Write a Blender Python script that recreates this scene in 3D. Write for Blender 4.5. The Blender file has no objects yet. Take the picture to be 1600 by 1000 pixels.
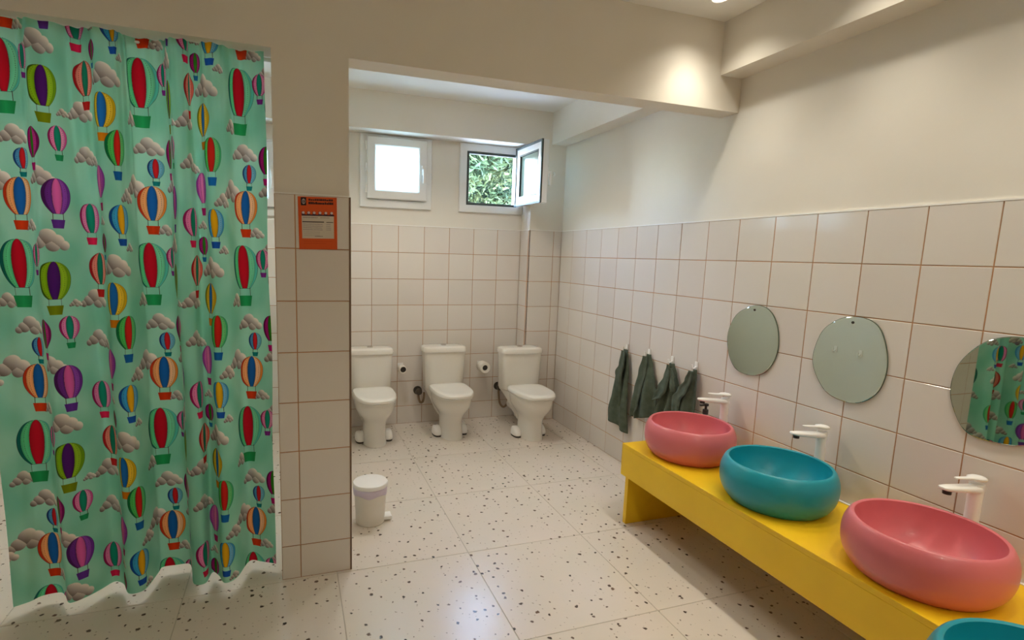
import bpy, bmesh, math, random
import numpy as np
from mathutils import Vector, Matrix
random.seed(7)
C = bpy.context.scene.collection
PI = math.pi

# ------------------------------------------------------------------ camera
cam = bpy.data.cameras.new('camera'); co = bpy.data.objects.new('camera', cam); C.objects.link(co)
R = Vector((0.9492467, -0.31336942, 0.0270241)); U = Vector((0.01757072, 0.13861581, 0.99019035)); F = Vector((0.31404134, 0.93946009, -0.13708673))
m = Matrix.Identity(4)
for i in range(3):
    m[i][0] = R[i]; m[i][1] = U[i]; m[i][2] = -F[i]
m[0][3], m[1][3], m[2][3] = -2.05340, -3.99080, 1.33313
co.matrix_world = m
cam.sensor_fit = 'HORIZONTAL'; cam.sensor_width = 36; cam.lens = 824.218 / 1600 * 36
cam.shift_x = 70.073 / 1600; cam.shift_y = 13.366 / 1600
cam.clip_start = .02
sc = bpy.context.scene
sc.camera = co
sc.view_settings.view_transform = 'Standard'; sc.view_settings.look = 'None'
sc.view_settings.exposure = 0.08; sc.view_settings.gamma = 1; sc.view_settings.use_curve_mapping = False
sc.cycles.max_bounces = 10; sc.cycles.diffuse_bounces = 6
sc.cycles.use_denoising = True

# ------------------------------------------------------------------ sky and sun
W = bpy.data.worlds.new('sky'); sc.world = W; W.use_nodes = True
wn = W.node_tree.nodes; wl = W.node_tree.links
bgn = wn['Background']
sky = wn.new('ShaderNodeTexSky'); sky.sky_type = 'NISHITA'; sky.sun_disc = False
sky.sun_elevation = math.radians(52); sky.sun_rotation = math.radians(170)
wl.new(sky.outputs[0], bgn.inputs[0]); bgn.inputs[1].default_value = 16
sl = bpy.data.lights.new('sun', 'SUN'); sl.energy = 16; sl.angle = .01; sl.color = (1, .95, .85)
so = bpy.data.objects.new('sun', sl); C.objects.link(so)
so.rotation_euler = (math.radians(42), 0, math.radians(-25)); so.location = (0, -8, 8)

LAMP_W = 18; WIDE_W = 6; LAMP_COL = (1, .92, .76)
FRONT_W = 25; SHOWER_W = 36
ROOM_W = 21; ROOM_COL = (1, .91, .76)

# ------------------------------------------------------------------ helpers
def newbm(): return bmesh.new()
def mesh_from(bm, name, smooth=None):
    bmesh.ops.recalc_face_normals(bm, faces=bm.faces[:])
    me = bpy.data.meshes.new(name); bm.to_mesh(me); bm.free()
    if smooth is not None:
        me.shade_smooth(); me.set_sharp_from_angle(angle=math.radians(smooth))
    return me
def obj(name, bm, mat, parent=None, smooth=None):
    me = mesh_from(bm, name, smooth) if isinstance(bm, bmesh.types.BMesh) else bm
    if mat and not me.materials: me.materials.append(mat)
    o = bpy.data.objects.new(name, me); C.objects.link(o)
    if parent: o.parent = parent
    return o
def tag(o, label=None, cat=None, group=None, kind=None):
    if label: o['label'] = label
    if cat: o['category'] = cat
    if group: o['group'] = group
    if kind: o['kind'] = kind
    return o
def empty(name, loc, label, cat, group=None):
    o = bpy.data.objects.new(name, None); C.objects.link(o); o.location = loc; o.empty_display_size = .05
    return tag(o, label, cat, group)
def copy_tree(o, parent=None):
    c = o.copy(); C.objects.link(c); c.parent = parent
    for ch in [x for x in bpy.data.objects if x.parent == o]: copy_tree(ch, c)
    return c
def box(bm, x0, x1, y0, y1, z0, z1, bev=0):
    r = bmesh.ops.create_cube(bm, size=1, matrix=Matrix.Translation(((x0+x1)/2, (y0+y1)/2, (z0+z1)/2)) @ Matrix.Diagonal((abs(x1-x0), abs(y1-y0), abs(z1-z0), 1)))
    if bev:
        es = set(e for v in r['verts'] for e in v.link_edges)
        bmesh.ops.bevel(bm, geom=list(es), offset=bev, segments=2, affect='EDGES', profile=.6)
    return bm
def loft(bm, rings, cap=True, closed=True):
    R_ = [[bm.verts.new(p) for p in r] for r in rings]
    for a, b in zip(R_, R_[1:]):
        n = len(a)
        for i in range(n if closed else n-1):
            j = (i+1) % n
            bm.faces.new((a[i], a[j], b[j], b[i]))
    if cap:
        bm.faces.new(R_[0][::-1]); bm.faces.new(R_[-1])
    return bm
def lathe(bm, prof, n=32, c=(0, 0, 0), cap=True):
    return loft(bm, [[(c[0]+r*math.cos(2*PI*i/n), c[1]+r*math.sin(2*PI*i/n), c[2]+z) for i in range(n)] for r, z in prof], cap)
def tube(bm, pts, r, n=10):
    pts = [Vector(p) for p in pts]; rings = []
    ref = None
    for i, p in enumerate(pts):
        t = (pts[min(i+1, len(pts)-1)] - pts[max(i-1, 0)]).normalized()
        if ref is None: ref = t.orthogonal().normalized()
        ref = (ref - ref.dot(t)*t).normalized(); b = t.cross(ref)
        rr = r[i] if isinstance(r, (list, tuple)) else r
        rings.append([p + rr*(math.cos(2*PI*k/n)*ref + math.sin(2*PI*k/n)*b) for k in range(n)])
    return loft(bm, rings)
def smooth_path(pts, k=6):
    pts = [Vector(p) for p in pts]; out = []
    for i in range(len(pts)-1):
        p0, p1, p2, p3 = pts[max(i-1, 0)], pts[i], pts[i+1], pts[min(i+2, len(pts)-1)]
        for j in range(k):
            t = j/k
            out.append(.5*((2*p1)+(p2-p0)*t+(2*p0-5*p1+4*p2-p3)*t*t+(3*p1-p0-3*p2+p3)*t**3))
    out.append(pts[-1]); return out
def dshape(hw, yf, yb, n=40, nf=2.3, nb=5):
    yc = yb - min(hw, (yb-yf)/2)*1.0 if yb-yf > 2*hw*.9 else (yf+yb)/2
    out = []
    for i in range(n):
        a = 2*PI*i/n; c, s = math.cos(a), math.sin(a)
        e = nb if s > 0 else nf
        r = (abs(c)**e + abs(s)**e)**(-1/e)
        x = hw*c*r; y = s*r
        out.append((x, yc + y*((yb-yc) if s > 0 else (yc-yf))))
    return out

# ------------------------------------------------------------------ materials
def mat(name, col, rough=.5, metal=0, coat=0, spec=.5):
    mt = bpy.data.materials.new(name); mt.use_nodes = True
    b = mt.node_tree.nodes['Principled BSDF']
    b.inputs['Base Color'].default_value = (*col, 1); b.inputs['Roughness'].default_value = rough
    b.inputs['Metallic'].default_value = metal; b.inputs['Coat Weight'].default_value = coat
    b.inputs['Specular IOR Level'].default_value = spec
    return mt
def N(mt, t, **kw):
    n = mt.node_tree.nodes.new(t)
    for k, v in kw.items(): setattr(n, k, v)
    return n
def L(mt, a, b): mt.node_tree.links.new(a, b)
def bsdf(mt): return mt.node_tree.nodes['Principled BSDF']
def ramp(mt, fac, stops):
    r = N(mt, 'ShaderNodeValToRGB'); e = r.color_ramp.elements
    while len(e) < len(stops): e.new(.5)
    for k, (p, c) in zip(e, stops): k.position = p; k.color = (*c, 1)
    L(mt, fac, r.inputs[0]); return r.outputs[0]
def noise(mt, scale, detail=3, vec=None):
    n = N(mt, 'ShaderNodeTexNoise'); n.inputs['Scale'].default_value = scale; n.inputs['Detail'].default_value = detail
    if vec is None: vec = N(mt, 'ShaderNodeNewGeometry').outputs['Position']
    L(mt, vec, n.inputs['Vector']); return n.outputs['Fac']
def bump(mt, fac, strength, dist=.002):
    b = N(mt, 'ShaderNodeBump'); b.inputs['Strength'].default_value = strength; b.inputs['Distance'].default_value = dist
    L(mt, fac, b.inputs['Height']); L(mt, b.outputs[0], bsdf(mt).inputs['Normal'])

def plaster_mat(name, a, b):
    mt = mat(name, a, .75)
    L(mt, ramp(mt, noise(mt, 2.2, 4), [(.3, a), (.7, b)]), bsdf(mt).inputs['Base Color'])
    bump(mt, noise(mt, 90, 4), .12, .0015)
    return mt
M_plaster = plaster_mat('plaster', (.74, .70, .63), (.78, .74, .67))
M_ceiling = plaster_mat('ceiling_paint', (.87, .87, .85), (.89, .89, .87))

def tile_mat():
    mt = mat('glazed_tile', (.7, .65, .6), .13)
    oi = N(mt, 'ShaderNodeObjectInfo')
    L(mt, ramp(mt, oi.outputs['Random'], [(0, (.70, .645, .60)), (.5, (.73, .685, .635)), (1, (.75, .70, .66))]), bsdf(mt).inputs['Base Color'])
    bump(mt, noise(mt, 5, 2), .05, .004)
    return mt
M_tile = tile_mat()
M_grout = mat('grout', (.42, .25, .15), .9)
L(M_grout, ramp(M_grout, noise(M_grout, 3, 4), [(.3, (.33, .20, .12)), (.7, (.58, .27, .11))]), bsdf(M_grout).inputs['Base Color'])

M_strip = mat('corner_strip', (.20, .13, .085), .6)
def terrazzo():
    mt = mat('terrazzo', (.75, .7, .62), .25)
    g = N(mt, 'ShaderNodeNewGeometry'); oi = N(mt, 'ShaderNodeObjectInfo')
    mul = N(mt, 'ShaderNodeVectorMath', operation='SCALE'); mul.inputs[0].default_value = (37, 53, 0)
    L(mt, oi.outputs['Random'], mul.inputs['Scale'])
    add = N(mt, 'ShaderNodeVectorMath', operation='ADD'); L(mt, g.outputs['Position'], add.inputs[0]); L(mt, mul.outputs[0], add.inputs[1])
    nz = N(mt, 'ShaderNodeTexNoise'); nz.inputs['Scale'].default_value = 70; nz.inputs['Detail'].default_value = 2
    L(mt, add.outputs[0], nz.inputs['Vector'])
    sub = N(mt, 'ShaderNodeVectorMath', operation='SUBTRACT'); L(mt, nz.outputs['Color'], sub.inputs[0]); sub.inputs[1].default_value = (.5, .5, .5)
    s2 = N(mt, 'ShaderNodeVectorMath', operation='SCALE'); L(mt, sub.outputs[0], s2.inputs[0]); s2.inputs['Scale'].default_value = .014
    a2 = N(mt, 'ShaderNodeVectorMath', operation='ADD'); L(mt, add.outputs[0], a2.inputs[0]); L(mt, s2.outputs[0], a2.inputs[1])
    def flecks(scale, keep, rmin, rmax):
        v = N(mt, 'ShaderNodeTexVoronoi', voronoi_dimensions='2D'); v.inputs['Scale'].default_value = scale
        L(mt, a2.outputs[0], v.inputs['Vector'])
        sp = N(mt, 'ShaderNodeSeparateColor'); L(mt, v.outputs['Color'], sp.inputs[0])
        mr = N(mt, 'ShaderNodeMapRange'); L(mt, sp.outputs[0], mr.inputs[0])
        mr.inputs[1].default_value = 1-keep; mr.inputs[2].default_value = 1; mr.inputs[3].default_value = rmin; mr.inputs[4].default_value = rmax
        gt = N(mt, 'ShaderNodeMath', operation='GREATER_THAN'); L(mt, sp.outputs[0], gt.inputs[0]); gt.inputs[1].default_value = 1-keep
        df = N(mt, 'ShaderNodeMath', operation='SUBTRACT'); L(mt, mr.outputs[0], df.inputs[0]); L(mt, v.outputs['Distance'], df.inputs[1])
        sm = N(mt, 'ShaderNodeMath', operation='MULTIPLY'); L(mt, df.outputs[0], sm.inputs[0]); sm.inputs[1].default_value = 14; sm.use_clamp = True
        pr = N(mt, 'ShaderNodeMath', operation='MULTIPLY'); L(mt, sm.outputs[0], pr.inputs[0]); L(mt, gt.outputs[0], pr.inputs[1])
        return pr.outputs[0], sp.outputs[1]
    base = ramp(mt, noise(mt, 2.6, 4, add.outputs[0]), [(.32, (.70, .645, .565)), (.68, (.745, .665, .60))])
    def mix(fac, a, b):
        mx = N(mt, 'ShaderNodeMix', data_type='RGBA'); L(mt, fac, mx.inputs[0])
        if isinstance(a, tuple): mx.inputs[6].default_value = (*a, 1)
        else: L(mt, a, mx.inputs[6])
        if isinstance(b, tuple): mx.inputs[7].default_value = (*b, 1)
        else: L(mt, b, mx.inputs[7])
        return mx.outputs[2]
    f1, c1 = flecks(25, .34, .08, .225)
    f2, c2 = flecks(46, .22, .08, .18)
    col = mix(f2, base, (.42, .36, .30))
    col = mix(f1, col, ramp(mt, c1, [(.3, (.055, .04, .035)), (.9, (.16, .11, .085))]))
    L(mt, col, bsdf(mt).inputs['Base Color'])
    return mt
M_floor = terrazzo()
M_joint = mat('floor_joint', (.50, .45, .38), .8)
M_china = mat('china', (.80, .77, .71), .12, coat=.3)
M_seat = mat('seat_plastic', (.83, .81, .76), .22)
M_chrome = mat('chrome', (.55, .53, .5), .18, 1)
M_dark = mat('dark_rubber', (.03, .025, .022), .6)
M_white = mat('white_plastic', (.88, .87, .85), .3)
M_pvc = mat('window_plastic', (.80, .81, .81), .3)
M_gasket = mat('gasket', (.04, .055, .05), .6)
M_yellow = mat('yellow_paint', (.80, .55, .012), .42)
L(M_yellow, ramp(M_yellow, noise(M_yellow, 6, 3), [(.3, (.86, .53, .010)), (.7, (.92, .58, .013))]), bsdf(M_yellow).inputs['Base Color'])
bump(M_yellow, noise(M_yellow, 160, 2), .08, .001)
M_pink = mat('pink_glaze', (.72, .16, .19), .32, coat=.12)
M_teal = mat('teal_glaze', (.006, .29, .36), .36, coat=.15)
for mt, a, b in ((M_pink, (.62, .145, .165), (.67, .17, .195)), (M_teal, (.003, .27, .355), (.005, .31, .40))):
    L(mt, ramp(mt, noise(mt, 4, 2), [(.3, a), (.7, b)]), bsdf(mt).inputs['Base Color'])
M_towel = mat('green_terry', (.045, .075, .05), .95)
L(M_towel, ramp(M_towel, noise(M_towel, 30, 4), [(.3, (.058, .080, .058)), (.7, (.092, .120, .090))]), bsdf(M_towel).inputs['Base Color'])
bump(M_towel, noise(M_towel, 500, 2), .5, .002)
M_mirror = mat('mirror', (.66, .74, .67), .015, 1)
M_glassedge = mat('mirror_edge', (.09, .13, .10), .25)
M_paper = mat('toilet_paper', (.84, .80, .74), .9)
M_hose = mat('braided_hose', (.26, .18, .11), .45, .5)
M_brass = mat('aged_valve', (.10, .085, .07), .4, .6)
M_panel = plaster_mat('panel_paint', (.72, .72, .66), (.75, .75, .69))
M_bag = mat('lilac_bag', (.64, .56, .69), .35)
M_bin = mat('bin_plastic', (.75, .71, .64), .4)
M_amber = mat('soap_bottle', (.78, .76, .72), .15)
bsdf(M_amber).inputs['Transmission Weight'].default_value = .6
M_emit = bpy.data.materials.new('lamp_lens'); M_emit.use_nodes = True
bsdf(M_emit).inputs['Emission Color'].default_value = (1, .88, .7, 1); bsdf(M_emit).inputs['Emission Strength'].default_value = 6
# frosted pane: lets daylight through and scatters it
M_frost = bpy.data.materials.new('frosted_glass'); M_frost.use_nodes = True
nt = M_frost.node_tree; nt.nodes.clear()
out = nt.nodes.new('ShaderNodeOutputMaterial'); tr = nt.nodes.new('ShaderNodeBsdfTranslucent'); gl = nt.nodes.new('ShaderNodeBsdfGlossy'); mx = nt.nodes.new('ShaderNodeMixShader')
tr.inputs[0].default_value = (.86, .97, .95, 1); gl.inputs['Roughness'].default_value = .2; mx.inputs[0].default_value = .06
nt.links.new(tr.outputs[0], mx.inputs[1]); nt.links.new(gl.outputs[0], mx.inputs[2]); nt.links.new(mx.outputs[0], out.inputs[0])

# ------------------------------------------------------------------ setting
T = .2; ZT = 1.5423; GAP = .0036
XI, DC = -.2845, .165                 # pipe chase in the back right corner
YP, YPB = -1.8734, -1.755             # partition front / back
PX0, PX1 = -2.1105, -1.8378           # pillar
XL, YF, ZC, ZL = -3.70, -5.30, 2.44, 2.05
PT = .008                             # tile proud of plaster
def struct(name, bm, mt, label, smooth=None):
    return tag(obj(name, bm, mt, None, smooth), label, None, None, 'structure')

WIN = [(-1.305, 1), (-.549, 2), (-2.36, 3), (-3.05, 4)]     # window centres
WW, WZ0, WZ1 = .535, 1.667, 2.185
# back wall with four window holes
b = newbm(); xs = sorted([XL] + [c+s*WW/2 for c, _ in WIN for s in (-1, 1)] + [.2])
DZ = {1: 0, 2: 0, 3: -.10, 4: -.10}
box(b, XL, .2, PT, .22, -.02, WZ0-.1); box(b, XL, .2, PT, .22, WZ1, ZC)
for c, n in WIN:
    if DZ[n]: box(b, c-WW/2, c+WW/2, PT, .22, WZ1-.1, WZ1)
    else: box(b, c-WW/2, c+WW/2, PT, .22, WZ0-.1, WZ0)
for i in range(0, len(xs), 2): box(b, xs[i], xs[i+1], PT, .22, WZ0-.1, WZ1)
wall_back = struct('wall_back', b, M_plaster, 'cream plastered back wall with high windows, tiled on its lower part')
b = newbm(); box(b, PT, .2, YF, PT, -.02, ZC); wall_right = struct('wall_right', b, M_plaster, 'cream right wall, tiled below, behind the basins')
b = newbm(); box(b, XL-.2, XL, YF, .22, -.02, ZC); struct('wall_left', b, M_plaster, 'cream left side wall')
b = newbm(); box(b, XL-.2, .2, YF-.2, YF, -.02, ZC); struct('wall_front', b, M_plaster, 'cream wall at the near end of the room')
b = newbm()
box(b, XL, PT, YP+PT, YPB, ZL, ZC); box(b, PX0, PX1, YP+PT, YPB, 0, ZL); box(b, XL, -3.3, YP+PT, YPB, 0, ZL)
wall_mid = struct('wall_middle', b, M_plaster, 'cream dividing wall with a tiled pillar between two openings')
b = newbm(); box(b, XI+PT, PT, -DC+PT, PT, 0, 2.2)
chase = struct('wall_corner', b, M_plaster, 'boxed-in pipe chase in the far right corner')
b = newbm(); box(b, XL-.2, .2, YF-.2, .22, ZC, ZC+.15); ceil = struct('ceiling', b, M_ceiling, 'white painted ceiling')
b = newbm(); box(b, -.12, PT, YF, YP+PT, 2.205, ZC); struct('trim_1', b, M_plaster, 'cream boxed beam along the right wall over the basins')
b = newbm(); box(b, -.12, PT, YPB, -.16, 2.2, ZC); struct('trim_2', b, M_plaster, 'cream boxed beam along the right wall over the towels')
b = newbm(); box(b, XL, PT, -.16, PT, 2.187, ZC); struct('trim_3', b, M_plaster, 'cream boxed beam across the back wall over the windows')
b = newbm(); box(b, PX1-.001, PX1+.006, YP-.0005, YP+.01, 0, ZT, .001); struct('trim_4', b, M_strip, 'thin brown corner strip on the tiled pillar edge')

tile_cache = {}
AX = {'x': (Vector((0, -1, 0)), Vector((0, 0, 1)), Vector((-1, 0, 0))), 'y': (Vector((1, 0, 0)), Vector((0, 0, 1)), Vector((0, -1, 0))),
      'z': (Vector((1, 0, 0)), Vector((0, 1, 0)), Vector((0, 0, 1)))}
def tile_mesh(ax, w, h, t, bev, mt, name):
    key = (ax, round(w, 4), round(h, 4), mt.name)
    if key in tile_cache: return tile_cache[key]
    u, v, n = AX[ax]; bm = newbm(); S = [(-1, -1), (1, -1), (1, 1), (-1, 1)]
    def ringv(iw, d): return [u*(s[0]*(w/2-iw)) + v*(s[1]*(h/2-iw)) + n*d for s in S]
    loft(bm, [ringv(0, -t), ringv(0, -bev), ringv(bev, 0)])
    bm.faces.ensure_lookup_table()
    me = mesh_from(bm, name); me.materials.append(mt); tile_cache[key] = me
    return me
def tile(parent, ax, a0, a1, b0, b1, plane, gap=GAP, t=.006, bev=.0012, mt=None, name='tile'):
    mt = mt or M_tile
    w, h = abs(a1-a0)-gap, abs(b1-b0)-gap
    if w < .006 or h < .006: return
    o = obj(name, tile_mesh(ax, w, h, t, bev, mt, name), None, parent)
    a, c = (a0+a1)/2, (b0+b1)/2
    o.location = {'x': (plane, a, c), 'y': (a, plane, c), 'z': (a, c, plane)}[ax]
    return o
rows = [(max(0, ZT-T*(j+1)), ZT-T*j) for j in range(8)]
def field(parent, ax, cuts, plane):
    b = newbm(); lo, hi = min(cuts), max(cuts); d = plane+.0018; e = plane+PT+.001
    if ax == 'x': box(b, d, e, lo, hi, 0, ZT-.001)
    else: box(b, lo, hi, d, e, 0, ZT-.001)
    obj('grout', b, M_grout, parent)
    b = newbm()  # white strip along the tile tops, stands for lamp light on their edges
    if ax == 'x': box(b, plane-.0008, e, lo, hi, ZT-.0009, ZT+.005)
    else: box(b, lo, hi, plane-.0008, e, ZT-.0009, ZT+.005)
    obj('edge_highlight', b, M_white, parent)
    for z0, z1 in rows:
        for a, c in zip(cuts, cuts[1:]): tile(parent, ax, a, c, z0, z1, plane)
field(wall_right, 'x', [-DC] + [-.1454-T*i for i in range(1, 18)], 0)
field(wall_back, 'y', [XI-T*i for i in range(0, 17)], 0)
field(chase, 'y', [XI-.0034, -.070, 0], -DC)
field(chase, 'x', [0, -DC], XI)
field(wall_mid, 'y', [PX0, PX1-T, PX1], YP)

# floor of square terrazzo slabs
b = newbm(); box(b, XL-.2, .2, YF-.2, .22, -.15, -.0016); floor = struct('floor', b, M_joint, 'pale terrazzo slab floor with dark flecks')
S = .5779; fx, fy = -.7381, -1.3080
fxs = sorted([fx+S*i for i in range(-5, 2)] + []); fxs = [x for x in fxs if XL < x < 0]; fxs = [XL] + fxs + [PT]
fys = [fy+S*i for i in range(-7, 4)]; fys = [y for y in fys if YF < y < 0]; fys = [YF] + fys + [PT]
for x0, x1 in zip(fxs, fxs[1:]):
    for y0, y1 in zip(fys, fys[1:]): tile(floor, 'z', x0, x1, y0, y1, 0, gap=.0035, t=.0016, bev=.0005, mt=M_floor, name='slab')

# ------------------------------------------------------------------ windows
def frame_bm(bm, x0, x1, z0, z1, w, y0, y1, bev=.004):
    def rect(i, y): return [(x0+i, y, z0+i), (x1-i, y, z0+i), (x1-i, y, z1-i), (x0+i, y, z1-i)]
    R_ = [[bm.verts.new(p) for p in r] for r in (rect(0, y1), rect(0, y0+bev), rect(bev, y0), rect(w-bev, y0), rect(w, y0+bev), rect(w, y1))]
    for a, c in zip(R_, R_[1:] + R_[:1]):
        for i in range(4):
            j = (i+1) % 4; bm.faces.new((a[i], a[j], c[j], c[i]))
    return bm
def sash(parent, w, h):
    # local: hinge edge at x=0, sash towards +x, inside face towards -y
    b = newbm(); frame_bm(b, 0, w, -h/2, h/2, .063, -.022, .033, .006)
    s = obj('sash', b, M_pvc, parent)
    b = newbm(); box(b, .058, w-.058, .003, .012, -h/2+.058, h/2-.058); obj('pane', b, M_frost, s)
    b = newbm(); frame_bm(b, .058, w-.058, -h/2+.058, h/2-.058, .011, .017, .0335, .001); obj('gasket', b, M_gasket, s)
    b = newbm(); frame_bm(b, -.002, w+.002, -h/2-.002, h/2+.002, .016, .026, .040, .001); obj('edge_seal', b, M_gasket, s)
    b = newbm(); box(b, w-.043, w-.019, -.034, -.021, -.035, .035, .004); box(b, w-.040, w-.024, -.060, -.034, -.008, .008, .003)
    box(b, w-.040, w-.022, -.062, -.046, -.095, .010, .005); obj('handle', b, M_white, s, 40)
    for zz in (-h/2+.07, 0, h/2-.07):
        b = newbm(); tube(b, [(-.006, -.02, zz-.03), (-.006, -.02, zz+.03)], .008, 8); obj('hinge', b, M_pvc, s, 40)
    return s
for c, n in WIN:
    x0, x1 = c-WW/2, c+WW/2; WZ0, WZ1 = 1.667+DZ[n], 2.185+DZ[n]
    b = newbm(); frame_bm(b, x0, x1, WZ0, WZ1, .058, -.012, .07, .004)
    lab = {1: 'closed white window with frosted pane, left of the open one', 2: 'white window standing open with green trees outside', 3: 'white frosted window hidden above the cubicle panel', 4: 'white frosted window behind the curtain'}[n]
    w = tag(obj('window_%d' % n, b, M_pvc), lab, None, None, 'structure')
    if n != 2:
        s = sash(w, .446, .44); s.location = (x0+.047, -.018, (WZ0+WZ1)/2+.021)
    else:
        b = newbm(); frame_bm(b, x0+.056, x1-.056, WZ0+.056, WZ1-.056, .02, -.009, .02, .001); obj('gasket', b, M_gasket, w)
        s = sash(w, .43, .44); s.rotation_euler = (0, 0, math.radians(180+92)); s.scale = (1, -1, 1)
        s.location = (x1-.047, -.035, (WZ0+WZ1)/2+.021)
b = newbm(); tube(b, smooth_path([(-.10, -DC+PT, 1.99), (-.10, -DC-.018, 1.99), (-.10, -DC-.024, 1.972), (-.10, -DC-.008, 1.962)], 4), .004, 6)
tag(obj('hold_open_hook', b, M_white, None, 40), 'tiny white hook on the pipe chase beside the open window', 'hook')

# ------------------------------------------------------------------ vanity
v = empty('vanity_bench', (-.232, -3.0, 0), 'long yellow painted low bench carrying the basins along the right wall', 'bench')
def lb(x0, x1, y0, y1, z0, z1, bev=.002):
    b = newbm(); box(b, x0+.232, x1+.232, y0+3, y1+3, z0, z1, bev); return b
obj('top', lb(-.464, -.001, -4.6, -1.79, .388, .408), M_yellow, v)
obj('apron', lb(-.464, -.444, -4.6, -1.79, .243, .3878), M_yellow, v)
obj('end_panel', lb(-.4438, -.001, -1.812, -1.79, .243, .3878), M_yellow, v)
obj('leg_panel', lb(-.462, -.01, -1.855, -1.830, .0, .2428), M_yellow, v)
obj('leg_panel', lb(-.455, -.01, -4.5, -4.475, .0, .2428), M_yellow, v)
obj('return_top', lb(-1.02, -.4645, -3.72, -3.30, .388, .408), M_yellow, v)
obj('return_apron', lb(-1.02, -.4645, -3.72, -3.70, .243, .3878), M_yellow, v)
obj('return_apron', lb(-1.02, -.4645, -3.32, -3.30, .243, .3878), M_yellow, v)
obj('return_leg', lb(-1.02, -1.0, -3.6998, -3.3202, 0, .3878), M_yellow, v)
obj('glue_strip', lb(-.012, -.0005, -4.6, -1.79, .4082, .412, .001), M_white, v)

# ------------------------------------------------------------------ basins
def basin_mesh(mt):
    zr, zm, rr, rm, rb = .571-.408, .506-.408, .1847, .2041, .1655
    prof = [(rb-.02, 0), (rb, .002)]
    for i in range(1, 13):
        t = 1 - i/12; prof.append((rm-(rm-rb)*t**2.6, zm-(zm-.002)*t))
    for i in range(1, 10):
        t = i/10; prof.append((rm-(rm-rr)*t**2.2, zm+(zr-zm)*t))
    prof += [(rr+.0015, zr-.004), (rr-.0015, zr-.0005), (rr-.006, zr), (rr-.0105, zr-.003)]
    rin = rr-.0115
    for i in range(1, 15):
        a = i/14*PI/2
        prof.append((rin*(math.cos(a)**.55)*1.0 if i < 14 else .022, (zr-.012) - (zr-.028)*(math.sin(a)**1.15)))
    b = newbm(); lathe(b, prof, 72)
    me = mesh_from(b, 'bowl', 50); me.materials.append(mt); return me
def drain(parent):
    b = newbm(); lathe(b, [(.024, .018), (.024, .021), (.016, .022), (.012, .0215)], 20); obj('drain', b, M_chrome, parent, 40)
me_p, me_t = basin_mesh(M_pink), basin_mesh(M_teal)
for y, x, me, lab in [(-2.0132, -.2517, me_p, 'pink round vessel basin at the far end of the yellow bench, beside the towels'), (-2.5104, -.2614, me_t, 'teal round vessel basin standing between the two pink basins'),
                      (-3.023, -.2678, me_p, 'large pink round vessel basin nearest the camera, under the third mirror'), (-3.51, -.69, me_t, 'teal round vessel basin cut off by the bottom right corner')]:
    e = empty('vessel_basin', (x, y, .4082), lab, 'basin', 'round vessel basins')
    obj('bowl', me, None, e); drain(e)

# ------------------------------------------------------------------ faucets
def make_faucet():
    e = empty('basin_mixer', (0, 0, 0), 'x', 'faucet', 'white basin mixers')
    b = newbm(); lathe(b, [(.026, 0), (.026, .006), (.0195, .010), (.0185, .20), (.0195, .235), (.0195, .262)], 24); obj('body', b, M_white, e, 40)
    b = newbm(); rings = []
    for t, hw, hh in [(0, .006, .004), (.006, .014, .008), (.03, .021, .0115), (.08, .0205, .0105), (.15, .0185, .0085), (.178, .0155, .0065), (.186, .008, .003)]:
        x = .022-t; zc = .243 + t*.13
        rings.append([(x, hw*math.cos(a)*(abs(math.cos(a))+1e-9)**(-.35), zc+hh*math.sin(a)*(abs(math.sin(a))+1e-9)**(-.35)) for a in [2*PI*k/20+.01 for k in range(20)]])
    loft(b, rings); obj('spout', b, M_white, e, 50)
    b = newbm(); lathe(b, [(.011, -.006), (.011, .004)], 16, (-.138, 0, .252)); obj('aerator', b, M_dark, e, 40)
    b = newbm(); rings = []
    for t, hw, hh in [(0, .005, .003), (.006, .017, .008), (.022, .023, .010), (.042, .021, .009), (.062, .009, .005), (.11, .0075, .0038), (.128, .0065, .003), (.132, .003, .0015)]:
        x = .024-t; zc = .277 + t*.12
        rings.append([(x, hw*math.cos(a), zc+hh*math.sin(a)) for a in [2*PI*k/18 for k in range(18)]])
    loft(b, rings); obj('lever', b, M_white, e, 50)
    return e
fc = make_faucet()
for i, (y, x, lab) in enumerate([(-2.005, -.045, 'white mixer tap behind the far pink basin'), (-2.508, -.045, 'white mixer tap behind the teal basin below the second mirror'), (-3.015, -.045, 'white mixer tap behind the near pink basin below the third mirror')]):
    o = fc if i == 0 else copy_tree(fc)
    o.location = (x, y, .4125); o['label'] = lab
# soap bottle behind the far basin
e = empty('soap_bottle', (-.055, -1.895, .4082), 'small clear soap bottle with black pump top behind the far pink basin', 'bottle')
b = newbm(); lathe(b, [(.020, 0), (.024, .004), (.024, .12), (.018, .14), (.011, .15), (.011, .155)], 20); obj('bottle_body', b, M_amber, e, 40)
b = newbm(); lathe(b, [(.014, .155), (.014, .178), (.006, .18), (.006, .196), (.013, .198), (.013, .208)], 16); box(b, -.036, .0, -.006, .006, .198, .207, .002); obj('pump', b, M_dark, e, 40)

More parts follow.
